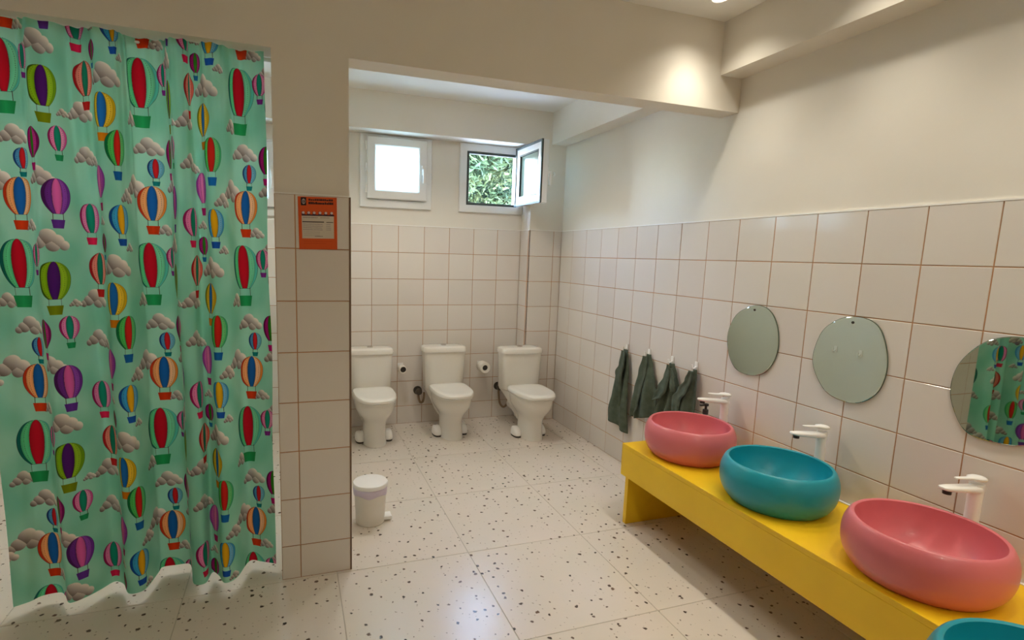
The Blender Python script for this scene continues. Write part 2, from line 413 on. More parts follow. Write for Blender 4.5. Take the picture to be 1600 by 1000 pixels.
# ------------------------------------------------------------------ mirrors
def closed_curve(pts, k=8):
    n = len(pts); out = []
    for i in range(n):
        p0, p1, p2, p3 = [Vector(pts[(i+q) % n]) for q in (-1, 0, 1, 2)]
        for j in range(k):
            t = j/k; out.append(.5*((2*p1)+(p2-p0)*t+(2*p0-5*p1+4*p2-p3)*t*t+(3*p1-p0-3*p2+p3)*t**3))
    return out
def mirror(pts, lab, screw):
    cy = sum(p[0] for p in pts)/len(pts); cz = sum(p[1] for p in pts)/len(pts)
    e = empty('pebble_mirror', (-.0005, cy, cz), lab, 'mirror', 'pebble shaped mirrors')
    cv = closed_curve([(p[0]-cy, p[1]-cz) for p in pts])
    b = newbm(); loft(b, [[(-.001, p.x, p.y) for p in cv], [(-.0055, p.x, p.y) for p in cv]]); obj('backing', b, M_glassedge, e)
    b = newbm(); loft(b, [[(-.0056, p.x*.992, p.y*.992) for p in cv], [(-.0062, p.x*.985, p.y*.985) for p in cv]]); obj('glass', b, M_mirror, e)
    b = newbm(); loft(b, [[(-.0062-d, screw[0]-cy+r*math.cos(2*PI*k/10), screw[1]-cz+r*math.sin(2*PI*k/10)) for k in range(10)] for r, d in ((.0055, 0), (.005, .002), (.002, .0025))]); obj('screw', b, M_dark, e)
mirror([(-2.074, 1.136), (-2.14, 1.137), (-2.19, 1.105), (-2.225, 1.031), (-2.228, .93), (-2.18, .842), (-2.105, .81), (-2.014, .82), (-1.958, .89), (-1.943, .99), (-1.985, 1.085)],
       'smallest looking egg shaped frameless mirror, over the far pink basin', (-2.088, 1.118))
mirror([(-2.52, 1.136), (-2.59, 1.140), (-2.645, 1.11), (-2.68, 1.03), (-2.688, .95), (-2.668, .875), (-2.618, .822), (-2.55, .806), (-2.472, .826), (-2.415, .897), (-2.399, .965), (-2.423, 1.06), (-2.468, 1.11)],
       'round frameless mirror over the teal basin, middle of the three', (-2.546, 1.118))
mirror([(-3.033, 1.138), (-2.959, 1.111), (-2.902, 1.034), (-2.887, .948), (-2.905, .877), (-2.948, .815), (-3.02, .805), (-3.10, .825), (-3.16, .89), (-3.178, .98), (-3.155, 1.07), (-3.10, 1.125)],
       'frameless mirror at the right edge reflecting the balloon curtain', (-3.035, 1.118))

# ------------------------------------------------------------------ toilets
def toilet():
    e = empty('toilet', (0, 0, 0), 'x', 'toilet', 'small white toilets')
    b = newbm(); rings = []
    for z, yf, yb, hw in [(0, -.487, -.25, .083), (.012, -.486, -.25, .082), (.06, -.480, -.25, .078), (.11, -.477, -.25, .0765), (.145, -.480, -.248, .078), (.168, -.490, -.24, .084), (.19, -.506, -.23, .0955), (.212, -.526, -.215, .1105), (.235, -.544, -.20, .1245), (.258, -.555, -.19, .1335), (.285, -.561, -.184, .138), (.312, -.562, -.182, .139), (.317, -.559, -.185, .136)]:
        rings.append([(x, y, z) for x, y in dshape(hw, yf, yb, 40, 2.4, 3)])
    loft(b, rings); obj('bowl', b, M_china, e, 45)
    b = newbm(); rings = []        # shelf that carries the cistern, with the trap running back to the wall
    for y, hw, zb in [(-.30, .085, .12), (-.24, .10, .15), (-.18, .115, .205), (-.12, .135, .255), (-.06, .14, .272), (-.02, .13, .276)]:
        rings.append([(hw*cx, y, zz) for cx, zz in ((-.72, zb), (.72, zb), (1, zb+.03), (1, .305), (.94, .315), (-.94, .315), (-1, .305), (-1, zb+.03))])
    loft(b, rings); obj('cistern_shelf', b, M_china, e, 50)
    b = newbm(); loft(b, [[(r*math.cos(2*PI*k/20), y, z+r*math.sin(2*PI*k/20)) for k in range(20)] for y, z, r in ((-.30, .10, .055), (-.2, .12, .052), (-.1, .155, .05), (-.004, .16, .05))]); obj('trap', b, M_china, e, 40)
    b = newbm(); loft(b, [[(x, y, z) for x, y in dshape(hw, yf, yb, 40, 6, 6)] for z, hw, yf, yb in ((.3155, .147, -.188, -.028), (.322, .150, -.191, -.025), (.59, .161, -.196, -.022), (.597, .161, -.196, -.022))]); obj('cistern', b, M_china, e, 40)
    b = newbm(); loft(b, [[(x, y, z) for x, y in dshape(hw, yf, yb, 40, 5, 5)] for z, hw, yf, yb in ((.5975, .164, -.199, -.02), (.600, .170, -.206, -.014), (.618, .171, -.207, -.013), (.632, .165, -.201, -.017), (.639, .150, -.186, -.03), (.641, .11, -.15, -.06))]); obj('cistern_lid', b, M_china, e, 40)
    b = newbm(); lathe(b, [(.022, .6395), (.022, .646), (.018, .648), (.006, .647)], 20, (0, -.108, 0)); obj('flush_button', b, M_chrome, e, 40)
    b = newbm(); loft(b, [[(x, y, z) for x, y in dshape(hw, yf, yb, 48, 2.7, 5)] for z, hw, yf, yb in ((.3175, .137, -.561, -.196), (.320, .142, -.567, -.193), (.327, .142, -.567, -.193), (.3295, .139, -.563, -.196))]); obj('seat', b, M_seat, e, 40)
    b = newbm(); loft(b, [[(x, y, z) for x, y in dshape(hw, yf, yb, 48, 2.7, 5)] for z, hw, yf, yb in ((.331, .142, -.567, -.192), (.334, .147, -.575, -.186), (.349, .147, -.575, -.186), (.358, .141, -.567, -.191), (.361, .126, -.55, -.206), (.3595, .10, -.51, -.235))]); obj('lid', b, M_seat, e, 40)
    for s in (-1, 1):
        b = newbm(); lathe(b, [(.014, .3165), (.014, .333), (.010, .336)], 14, (s*.07, -.198+.008, 0)); obj('lid_hinge', b, M_seat, e, 40)
        b = newbm(); loft(b, [[(s*.099+x, y, z) for x, y in dshape(hw, yf, yb, 24, 2.6, 4)] for z, hw, yf, yb in ((.013, .033, -.382, -.285), (.022, .035, -.386, -.283), (.040, .034, -.380, -.283), (.060, .030, -.356, -.285), (.068, .024, -.338, -.290), (.070, .012, -.325, -.305))]); fcp = obj('foot_cap', b, M_white, e, 40)
        b = newbm(); loft(b, [[(s*.099+x, y, z) for x, y in dshape(hw, yf, yb, 24, 2.6, 4)] for z, hw, yf, yb in ((0, .031, -.380, -.287), (.0128, .032, -.381, -.286))]); obj('rubber_base', b, M_dark, fcp, 40)
    return e
t0 = toilet()
for i, (x, y, lab) in enumerate([(-1.512, 0, 'left white toilet with lid down, half hidden by the tiled pillar'), (-.945, 0, 'middle white toilet with lid down below the open window'), (-.372, -.16, 'right white toilet with lid down in the far corner')]):
    o = t0 if i == 0 else copy_tree(t0)
    o.location = (x, y, 0); o['label'] = lab

# water connections
def valve(x, y, lab, loop):
    e = empty('water_valve', (x, y, .265), lab, 'valve', 'toilet water valves')
    b = newbm(); loft(b, [[(r*math.cos(2*PI*k/16), yy, r*math.sin(2*PI*k/16)) for k in range(16)] for r, yy in ((.034, -.001), (.034, -.006), (.015, -.008), (.015, -.040), (.025, -.043), (.025, -.062), (.016, -.066))]); obj('valve_body', b, M_brass, e, 40)
    b = newbm(); tube(b, smooth_path(loop, 8), .009, 8); obj('hose', b, M_hose, e, 40)
valve(-.440, 0, 'dark water valve with looping brown hose left of the right toilet', [(0, -.03, -.012), (0, -.035, -.06), (.005, -.05, -.13), (.03, -.07, -.165), (.06, -.075, -.14), (.062, -.08, -.09), (.03, -.11, -.005), (-.045, -.12, .05)][:6] + [(.064, -.09, -.04), (.064, -.10, -.005)])
valve(-1.122, 0, 'dark water valve with short hose left of the middle toilet', [(0, -.03, -.012), (.002, -.038, -.05), (.012, -.05, -.085), (.03, -.06, -.08), (.036, -.07, -.04), (.034, -.08, -.002)])

# paper rolls on the back wall
def roll(x, z, lab, rr, ln, yaw, wall=(0, 0)):
    e = empty('toilet_roll', (x, 0, z), lab, 'toilet roll')
    r_ = Matrix.Rotation(yaw, 4, 'Z')
    b = newbm(); loft(b, [[r_ @ Vector((r*math.cos(2*PI*k/28), -.055-yy, r*math.sin(2*PI*k/28))) for k in range(28)] for r, yy in ((.0222, .002), (rr-.002, 0), (rr, .003), (rr, ln-.003), (rr-.002, ln), (.0225, ln-.001), (.0222, .01))]); obj('paper', b, M_paper, e, 50)
    b = newbm(); loft(b, [[r_ @ Vector((r*math.cos(2*PI*k/20), -.055-yy, r*math.sin(2*PI*k/20))) for k in range(20)] for r, yy in ((.0222, .004), (.0222, ln-.010))]); obj('core', b, M_dark, e, 50)
    b = newbm(); box(b, -.022, .022, -.008, -.0005, -.03, .03, .003); tube(b, [(0, -.006, 0), r_ @ Vector((0, -.056, 0))], .007, 8); obj('holder', b, M_white, e, 40)
roll(-.605, .452, 'white toilet roll with dark core left of the right toilet', .043, .085, 0)
roll(-1.262, .462, 'small nearly used toilet roll between left and middle toilets', .028, .07, 0)

# ------------------------------------------------------------------ bin
e = empty('pedal_bin', (-1.700, -1.482, 0), 'small white pedal bin with lilac bag behind the tiled pillar', 'bin')
b = newbm(); lathe(b, [(.066, 0), (.070, .004), (.080, .185), (.080, .19)], 40); obj('bucket', b, M_bin, e, 40)
b = newbm(); ring = []
for r, z in [(.0815, .19), (.084, .186), (.0835, .172), (.0818, .157), (.0808, .155)]:
    ring.append([((r+.0012*math.sin(9*a))*math.cos(a), (r+.0012*math.sin(9*a))*math.sin(a), z+(.006*math.sin(5*a+1) if z < .16 else 0)) for a in [2*PI*k/60 for k in range(60)]])
loft(b, ring); obj('bin_bag', b, M_bag, e, 60)
b = newbm(); lathe(b, [(.080, .1905), (.086, .193), (.087, .204), (.083, .211), (.068, .216), (.02, .218)], 44); obj('lid', b, M_white, e, 40)
b = newbm(); box(b, .060, .105, -.03, .025, .010, .028, .006); obj('pedal', b, M_white, e, 40)

# ------------------------------------------------------------------ towels and hooks
def towel_hook(y, z, lab):
    e = empty('towel_hook', (0, y, z), lab, 'hook', 'white towel hooks')
    b = newbm(); box(b, -.006, -.0006, -.011, .011, -.022, .026, .003); obj('plate', b, M_white, e, 40)
    b = newbm(); tube(b, smooth_path([(-.004, 0, -.002), (-.022, 0, -.012), (-.030, 0, -.008), (-.032, 0, .010)], 4), .0045, 8); obj('prong', b, M_white, e, 40)
def sheet(rows_, x0, amp, nf, ph, ncol=26, nrow=40, zslope=None):
    zs = [r[0] for r in rows_]; out = []
    for i in range(nrow+1):
        t = i/nrow; z = zs[0] + (zs[-1]-zs[0])*t
        for a, c in zip(rows_, rows_[1:]):
            if c[0] <= z <= a[0]:
                q = (a[0]-z)/(a[0]-c[0]); q2 = q*q*(3-2*q); l, r = a[1]+(c[1]-a[1])*q2, a[2]+(c[2]-a[2])*q2; break
        row = []
        for j in range(ncol+1):
            u = j/ncol; y = l+(r-l)*u
            w = min(1, .25+1.1*t)
            x = x0 - amp*w*(.5+.5*math.sin(2*PI*(nf*u) + ph + .8*t)) - .004*math.sin(7*t+3*u+ph)
            edge = min(u, 1-u)*6
            if edge < 1: x += (1-edge)*.006
            zz = z - (zslope(u)*max(0, t-.55)/.45 if zslope else 0)
            row.append((min(x, -.008), y, zz))
        out.append(row)
    b = newbm(); vs = [[b.verts.new(p) for p in r] for r in out]
    for i in range(nrow):
        for j in range(ncol): b.faces.new((vs[i][j], vs[i][j+1], vs[i+1][j+1], vs[i+1][j]))
    return b
def towel(y, layers, lab):
    e = empty('hand_towel', (0, y, .5), lab, 'towel', 'green towels on hooks')
    for name, rows_, x0, amp, nf, ph, zsl in layers:
        b = sheet([(z-.5, l-y, r-y) for z, l, r in rows_], x0, amp, nf, ph, zslope=zsl)
        o = obj(name, b, M_towel, e, 180)
        md = o.modifiers.new('thick', 'SOLIDIFY'); md.thickness = .004; md.offset = 0
towel(-1.13, [('cloth', [(.765, -1.135, -1.165), (.70, -1.118, -1.18), (.64, -1.10, -1.195), (.595, -1.072, -1.20), (.448, -1.053, -1.215), (.33, -1.033, -1.225), (.235, -1.045, -1.232)], -.022, .034, 1.3, .6, lambda u: -.03+.035*u),
              ('folded_flap', [(.758, -1.14, -1.17), (.66, -1.118, -1.178), (.61, -1.085, -1.17), (.52, -1.12, -1.165), (.40, -1.15, -1.168)], -.05, .016, 1, 2, None)], 'dark green hand towel on the farthest hook, hanging lowest')
towel(-1.35, [('cloth', [(.775, -1.36, -1.385), (.708, -1.344, -1.415), (.618, -1.32, -1.449), (.547, -1.30, -1.465), (.46, -1.289, -1.468), (.40, -1.286, -1.462)], -.022, .034, 1.4, 2.4, lambda u: .05-.06*u),
              ('folded_flap', [(.765, -1.362, -1.39), (.66, -1.33, -1.39), (.55, -1.302, -1.37), (.45, -1.290, -1.345), (.37, -1.287, -1.305)], -.05, .016, .8, 1, None)], 'dark green hand towel on the second hook from the toilets')
towel(-1.56, [('cloth', [(.762, -1.57, -1.597), (.70, -1.56, -1.62), (.64, -1.54, -1.640), (.56, -1.51, -1.643), (.45, -1.485, -1.64), (.26, -1.475, -1.645)], -.022, .034, 1.8, .2, None),
              ('folded_flap', [(.755, -1.572, -1.60), (.68, -1.55, -1.61), (.61, -1.515, -1.595), (.56, -1.485, -1.56), (.52, -1.466, -1.49)], -.052, .014, .7, 3, None),
              ('folded_flap', [(.74, -1.59, -1.612), (.68, -1.60, -1.640), (.645, -1.615, -1.655), (.61, -1.63, -1.65)], -.05, .01, .7, 1, None)], 'dark green hand towel with lighter folded edge on the third hook')
towel(-1.75, [('cloth', [(.765, -1.745, -1.775), (.72, -1.736, -1.785), (.656, -1.70, -1.79), (.582, -1.665, -1.795), (.45, -1.655, -1.785), (.26, -1.65, -1.783)], -.022, .034, 1.4, 4, None),
              ('folded_flap', [(.758, -1.748, -1.772), (.70, -1.722, -1.768), (.64, -1.675, -1.75), (.58, -1.638, -1.71), (.50, -1.65, -1.70), (.42, -1.655, -1.69)], -.05, .014, .8, 2, None)], 'dark green hand towel on the hook nearest the far pink basin')
for y, z, lab in [(-1.128, .768, 'white wall hook holding the farthest towel'), (-1.352, .776, 'white wall hook holding the second towel'), (-1.560, .772, 'white wall hook holding the third towel'), (-1.748, .778, 'white wall hook holding the towel nearest the basins')]:
    towel_hook(y, z, lab)

# ------------------------------------------------------------------ cubicle panel (seen in the mirrors) with two hooks
e = empty('cubicle_panel', (-1.86, -.88, 0), 'pale cubicle side panel with two hooks, left of the left toilet', 'partition')
b = newbm(); box(b, -.010, .018, -.87, .872, 0, 1.62, .003); obj('panel', b, M_panel, e)
for dy in (-.27, -.456):
    b = newbm(); box(b, .0182, .024, dy-.012, dy+.012, -.022+.71, .024+.71, .003); tube(b, smooth_path([(.022, dy, .704), (.044, dy, .692), (.05, dy, .702), (.05, dy, .72)], 4), .005, 8); obj('hook', b, M_white, e, 40)

# ------------------------------------------------------------------ flat prints painted in numpy
def make_image(name, rgb):
    h, w, _ = rgb.shape
    im = bpy.data.images.new(name, w, h)
    a = np.ones((h, w, 4), np.float32); a[..., :3] = np.clip(rgb, 0, 1)[::-1]
    im.pixels.foreach_set(a.ravel()); im.update(); im.pack(); return im
def print_fabric(pw, ph):
    rng = np.random.default_rng(3)
    img = np.zeros((ph, pw, 3), np.float32)
    yy, xx = np.mgrid[0:ph, 0:pw].astype(np.float32)
    w = np.zeros((ph, pw), np.float32)
    for k in range(10):
        fxk, fyk = rng.integers(-4, 5), rng.integers(-4, 5); w += np.sin(2*PI*(fxk*xx/pw+fyk*yy/ph)+rng.uniform(0, 6)) / 10
    base = np.array((128, 200, 172))/255; alt = np.array((158, 215, 190))/255
    img[:] = base + (alt-base)*np.clip(.5+w*1.3, 0, 1)[..., None]
    def win(cx, cy, rx, ry):
        xs = np.arange(int(cx-rx), int(cx+rx)+1); ys = np.arange(int(cy-ry), int(cy+ry)+1)
        X, Y = np.meshgrid(xs-cx, ys-cy); return np.ix_(ys % ph, xs % pw), X.astype(np.float32), Y.astype(np.float32)
    def put(ix, mask, col):
        p = img[ix]; mask = np.clip(mask, 0, 1)[..., None]; img[ix] = p*(1-mask) + np.asarray(col, np.float32)*mask
    def c(*v): return np.array(v, np.float32)/255
    def cloud(u, v, s):
        cx, cy = u*pw, v*ph; ix, X, Y = win(cx, cy, s*1.3, s)
        d = np.full(X.shape, -9.); best = np.zeros(X.shape)
        for ax, ay, r in ((-.55, .12, .30), (-.18, -.16, .38), (.22, .05, .33), (.55, .25, .24), (-.85, .28, .2), (.05, .25, .3)):
            q = r*s - np.hypot(X-ax*s*.95, Y-ay*s); sh = 1-np.clip(q/(r*s), 0, 1)
            lit = np.clip(.55 - (Y-ay*s)/(r*s)*.45 + (X-ax*s)/(r*s)*.25 + .25*X/s, 0, 1)
            best = np.where(q > d, lit, best); d = np.maximum(d, q)
        col = c(112, 100, 96)[None, None]*(1-best[..., None]) + c(240, 226, 214)[None, None]*best[..., None]
        p = img[ix]; mk = np.clip(d+.5, 0, 1)[..., None]; img[ix] = p*(1-mk)+col*mk
    def balloon(u, v, w_, h_, cols, bk):
        # cols: outer-left, side-left, middle, side-right, outer-right
        cx, cy = u*pw, v*ph; ix, X, Y = win(cx, cy, w_*.62, h_*1.12)
        s = (Y+h_/2)/h_; sc_ = np.clip(s, 0.0, 1)
        hw = w_/2*np.where(sc_ < .42, np.sqrt(np.clip(1-((.42-sc_)/.42)**2, 0, 1)), np.clip(1-((sc_-.42)/.66)**2.3, 0, 1))
        inside = np.minimum(np.minimum(hw-np.abs(X), Y+h_/2), h_*.46-Y)
        q = X/np.maximum(hw, .5)
        put(ix, (inside+1.2), c(50, 40, 45))
        # outer bulge faintly outlined
        bounds = [-1.01, -.80, -.36, .36, .80, 1.01]
        for k in range(5):
            mk = (inside > 0) & (q >= bounds[k]) & (q < bounds[k+1])
            mid = (bounds[k]+bounds[k+1])/2; hw_ = (bounds[k+1]-bounds[k])/2
            sh = 1-.18*np.clip(np.abs(q-mid)/hw_, 0, 1)**2
            p = img[ix]; col = c(*cols[k])[None, None]*sh[..., None]; img[ix] = np.where(mk[..., None], col, p)
        for bq in (-.36, .36): put(ix, ((np.abs(q-bq)*hw < .7) & (inside > 0))*.55, c(40, 35, 40))
        for bq in (-.62, .62): put(ix, ((np.abs(q-bq)*hw < .8) & (inside > 2) & (np.mod(Y, 7) < 3.5))*.6, c(60, 45, 40))
        yb0, yb1 = h_*.62, h_*.86; bw = w_*.21
        for sg in (-1, 1): put(ix, ((np.abs(X-sg*(bw*.85)) < .8) & (Y > h_*.44) & (Y < yb0))*1., c(70, 50, 40))
        tt = np.clip((Y-yb0)/(yb1-yb0), 0, 1); mk = (Y > yb0) & (Y < yb1) & (np.abs(X) < bw*(1.15-.3*tt))
        p = img[ix]; col = c(*bk)[None, None]*(1-.15*(np.abs(X)/bw)[..., None]); img[ix] = np.where(mk[..., None], col, p)
    OR = [(190, 50, 20), (250, 165, 100), (25, 95, 170), (250, 190, 140), (230, 130, 50)]
    PU = [(75, 25, 90), (110, 45, 140), (225, 95, 165), (150, 70, 180), (110, 50, 150)]
    PT_ = [(150, 20, 85), (240, 130, 180), (20, 140, 110), (240, 150, 190), (215, 80, 150)]
    BY = [(15, 70, 150), (60, 165, 215), (235, 170, 20), (120, 190, 225), (60, 150, 200)]
    RG = [(15, 100, 90), (95, 205, 140), (190, 15, 35), (120, 215, 165), (85, 190, 170)]
    LP = [(60, 95, 10), (135, 180, 20), (80, 25, 110), (150, 190, 35), (110, 155, 20)]
    SA = [(165, 25, 30), (240, 135, 115), (20, 130, 100), (245, 150, 130), (215, 90, 70)]
    YB = [(110, 120, 10), (235, 190, 40), (30, 110, 185), (240, 195, 50), (205, 160, 20)]
    GR = [(10, 110, 60), (80, 195, 90), (205, 35, 25), (110, 205, 120), (60, 175, 110)]
    BR = [(20, 60, 120), (80, 150, 200), (200, 30, 35), (120, 190, 215), (90, 170, 190)]
    MG = [(90, 5, 65), (165, 20, 110), (45, 125, 25), (190, 50, 130), (120, 15, 90)]
    PM = [(150, 50, 150), (225, 100, 180), (235, 120, 180), (190, 80, 180), (140, 60, 160)]
    k = ph/640.
    for u, v_, s in [(.352, .412, 70), (.793, .541, 74), (.578, .730, 62), (.145, .874, 60), (.590, .955, 58), (.043, .097, 76), (.317, .080, 60), (.045, .736, 50), (.215, .335, 38), (.92, .16, 50), (.90, .44, 30), (.655, .985, 34), (.70, .30, 30), (.46, .75, 26)]: cloud(u, v_, s*k)
    for u, v_, w_, h_, cs, bk in [
        (.140, .190, 98, 128, OR, (215, 55, 15)), (.385, .185, 92, 122, PU, (100, 50, 150)), (.565, .290, 84, 104, PT_, (225, 30, 80)), (.835, .293, 86, 104, BY, (25, 85, 180)),
        (.112, .545, 128, 172, RG, (35, 155, 85)), (.355, .630, 104, 134, LP, (125, 140, 10)), (.605, .565, 86, 116, SA, (200, 30, 30)), (.760, .725, 92, 118, YB, (220, 125, 10)),
        (.245, .495, 60, 78, PT_, (130, 40, 140)), (.415, .885, 68, 84, PT_, (30, 150, 90)), (.835, .915, 84, 124, GR, (20, 100, 170)), (.165, .995, 56, 70, BR, (15, 130, 130)),
        (.275, .915, 66, 104, MG, (180, 20, 110)), (.710, .095, 70, 112, PM, (180, 30, 110)), (.690, .42, 56, 68, MG, (20, 110, 170))]:
        balloon(u, v_, w_*k*.97, h_*k, cs, bk)
    return img**2.2*.0 + img
def img_mat(name, im, rough, translucent=0):
    mt = mat(name, (1, 1, 1), rough, spec=.25)
    uv = N(mt, 'ShaderNodeUVMap'); uv.uv_map = 'UVMap'
    t = N(mt, 'ShaderNodeTexImage'); t.image = im; t.extension = 'REPEAT'; L(mt, uv.outputs[0], t.inputs[0])
    L(mt, t.outputs[0], bsdf(mt).inputs['Base Color'])
    if translucent:
        o = mt.node_tree.nodes['Material Output']; tl = N(mt, 'ShaderNodeBsdfTranslucent'); mxs = N(mt, 'ShaderNodeMixShader'); mxs.inputs[0].default_value = translucent
        L(mt, t.outputs[0], tl.inputs[0]); L(mt, bsdf(mt).outputs[0], mxs.inputs[1]); L(mt, tl.outputs[0], mxs.inputs[2]); L(mt, mxs.outputs[0], o.inputs[0])
    return mt

# ------------------------------------------------------------------ curtain
hem = [(-3.025, -1.835), (-2.983, -1.815), (-2.955, -1.788), (-2.902, -1.783), (-2.876, -1.81), (-2.845, -1.862), (-2.803, -1.843), (-2.766, -1.806), (-2.735, -1.766), (-2.714, -1.768), (-2.689, -1.795), (-2.659, -1.858), (-2.621, -1.862), (-2.600, -1.833), (-2.583, -1.742), (-2.575, -1.706), (-2.527, -1.704), (-2.480, -1.708), (-2.460, -1.755), (-2.437, -1.86), (-2.394, -1.868), (-2.378, -1.80), (-2.351, -1.83), (-2.323, -1.888), (-2.281, -1.862), (-2.242, -1.755), (-2.191, -1.774), (-2.136, -1.806)]
hp = smooth_path([(x, y, 0) for x, y in hem], 9)
hx = np.array([p.x for p in hp]); hy = np.array([p.y for p in hp])
Z0, Z1 = .036, 2.048; NR = 90
arc = np.concatenate([[0], np.cumsum(np.hypot(np.diff(hx), np.diff(hy)))])
def arc_at(x): return float(np.interp(x, np.maximum.accumulate(hx), arc))
UW = (arc_at(-2.215) - arc_at(-2.915)) / 2
u0 = arc_at(-2.915)/UW - .135
fab = make_image('balloon_print', print_fabric(int(640*UW/.637), 640))
M_curtain = img_mat('balloon_fabric', fab, .85, .32)
bump(M_curtain, noise(M_curtain, 25, 3), .12, .01)
b = newbm(); uvl = b.loops.layers.uv.new('UVMap'); grid = []
ymid = -1.812
for i in range(NR+1):
    t = i/NR; z = Z0 + (Z1-Z0)*t
    amp = 1 - .72*t**1.1
    row = []
    for j in range(len(hx)):
        s = arc[j]
        x = hx[j] + .004*math.sin(5*t*PI+s*9)*(1-t)*t*4 - .0*t
        y = ymid + (hy[j]-ymid)*amp + .007*t**4*math.sin(s*95+1.3*math.sin(s*31)) + .009*math.sin(s*17+2.2*t)*t*(1-t)*4
        row.append(b.verts.new((x, y, z)))
    grid.append(row)
for i in range(NR):
    for j in range(len(hx)-1):
        f = b.faces.new((grid[i][j], grid[i][j+1], grid[i+1][j+1], grid[i+1][j]))
        for lp, (ii, jj) in zip(f.loops, ((i, j), (i, j+1), (i+1, j+1), (i+1, j))):
            z = Z0 + (Z1-Z0)*ii/NR
            lp[uvl].uv = (arc[jj]/UW-u0, (z-1.49)/.637 + 1-.188)
cur = empty('shower_curtain', (0, 0, 0), 'mint green curtain printed with hot air balloons and clouds, left of the pillar', 'curtain')
cl = obj('cloth', b, M_curtain, cur, 180)
b = newbm(); tube(b, [(-3.299, -1.768, 2.036), (PX0-.001, -1.768, 2.036)], .008, 12)
tag(obj('curtain_rod', b, M_white, None, 40), 'slim white tension rod at the top of the balloon curtain', 'curtain rod')

# ------------------------------------------------------------------ notice on the pillar
def notice():
    h, w = 400, 320; a = np.zeros((h, w, 3), np.float32); a[:] = np.array((212, 84, 22))/255
    a += (np.random.default_rng(1).random((h, w, 1)).astype(np.float32)-.5)*.02
    def r(x0, y0, x1, y1, col): a[int(y0*h):int(y1*h), int(x0*w):int(x1*w)] = np.array(col)/255
    rng = np.random.default_rng(5)
    def line(x0, x1, y0, y1, col, lo=.016, hi=.03):
        x = x0
        while x < x1-.01:
            ww = rng.uniform(lo, hi); top = y0+rng.choice([0, 0, .25])*(y1-y0); r(x, top, min(x+ww, x1), y1, col); x += ww+.007
    r(.075, .015, .215, .165, (28, 22, 24))
    yy, xx = np.mgrid[0:h, 0:w]; q = np.hypot((xx/w-.145)/.045, (yy/h-.09)/.05); a[(q < 1) & (q > .72)] = np.array((190, 175, 170))/255
    a[(np.abs(xx/w-.145) < .008) & (np.abs(yy/h-.09) < .05)] = np.array((190, 175, 170))/255
    line(.27, .90, .035, .075, (70, 35, 22), .03, .06); line(.27, .92, .095, .14, (25, 18, 18), .03, .05)
    r(.09, .335, .93, .36, (60, 28, 40))
    for k, x in enumerate((.12, .26, .40, .55, .70, .85)):
        r(x-.03, .28, x+.045, .335, (70, 48, 70)); q = np.hypot((xx/w-x-.01)/.035, (yy/h-.30)/.024); a[q < 1] = np.array((215, 200, 200))/255
    r(.085, .36, .92, .79, (205, 195, 180))
    line(.12, .5, .385, .40, (140, 125, 120)); line(.56, .8, .385, .40, (150, 130, 120))
    r(.10, .465, .66, .485, (70, 62, 62)); r(.72, .47, .90, .487, (90, 80, 76))
    for k in range(4): line(.12, .62, .51+.035*k, .527+.035*k, (150, 140, 145)); line(.72, .84, .51+.035*k, .527+.035*k, (160, 150, 150))
    for k in range(3): line(.14, .55, .66+.035*k, .674+.035*k, (175, 165, 155))
    line(.42, .62, .74, .755, (130, 118, 112))
    line(.12, .88, .84, .852, (190, 70, 15)); line(.12, .7, .88, .892, (190, 70, 15))
    return a
M_notice = img_mat('notice_print', make_image('notice_print', notice()), .45)
b = newbm(); uvl = b.loops.layers.uv.new('UVMap')
px = [(-2.0270, 1.535), (-1.8850, 1.538), (-1.8840, 1.3425), (-2.0240, 1.3395)]
fr = [b.verts.new((x, YP-.0025, z)) for x, z in px]; bk = [b.verts.new((x, YP-.0012, z)) for x, z in px]
f = b.faces.new(fr)
for lp, uv in zip(f.loops, ((0, 1), (1, 1), (1, 0), (0, 0))): lp[uvl].uv = uv
b.faces.new(bk[::-1])
for i in range(4): b.faces.new((fr[i], fr[(i+1) % 4], bk[(i+1) % 4], bk[i]))
tag(obj('notice', b, M_notice), 'orange printed notice with a pale table, taped on the tiled pillar', 'poster')

# ------------------------------------------------------------------ lamps
def downlight():
    e = empty('downlight', (0, 0, 0), 'x', 'lamp', 'ceiling downlights over the basins')
    b = newbm(); lathe(b, [(.030, -.0005), (.044, -.0008), (.044, -.004), (.040, -.007), (.032, -.006), (.030, -.001)], 32, cap=False); obj('ring', b, M_white, e, 40)
    b = newbm(); lathe(b, [(.0295, -.0008), (.0295, -.0028)], 32); obj('lens', b, M_emit, e, 40)
    return e
dl = downlight()
def spot(name, loc, w, col, size, blend, rad):
    l = bpy.data.lights.new(name, 'SPOT'); l.energy = w; l.color = col; l.spot_size = math.radians(size); l.spot_blend = blend; l.shadow_soft_size = rad
    o = bpy.data.objects.new(name, l); C.objects.link(o); o.location = loc; return o
for i, (y, lab) in enumerate([(-2.04, 'recessed ceiling downlight at the top edge, by the dividing wall'), (-2.61, 'recessed downlight over the teal basin'), (-3.195, 'recessed downlight over the near pink basin'), (-3.78, 'recessed downlight beside the camera'), (-4.365, 'recessed downlight behind the camera')]):
    o = dl if i == 0 else copy_tree(dl)
    o.location = (-.315, y, ZC); o['label'] = lab
    spot('downlight_beam', (-.315, y, ZC-.012), LAMP_W, LAMP_COL, 90, 1.0, .03)
    spot('downlight_spill', (-.315, y, ZC-.014), WIDE_W, LAMP_COL, 120, .75, .03)
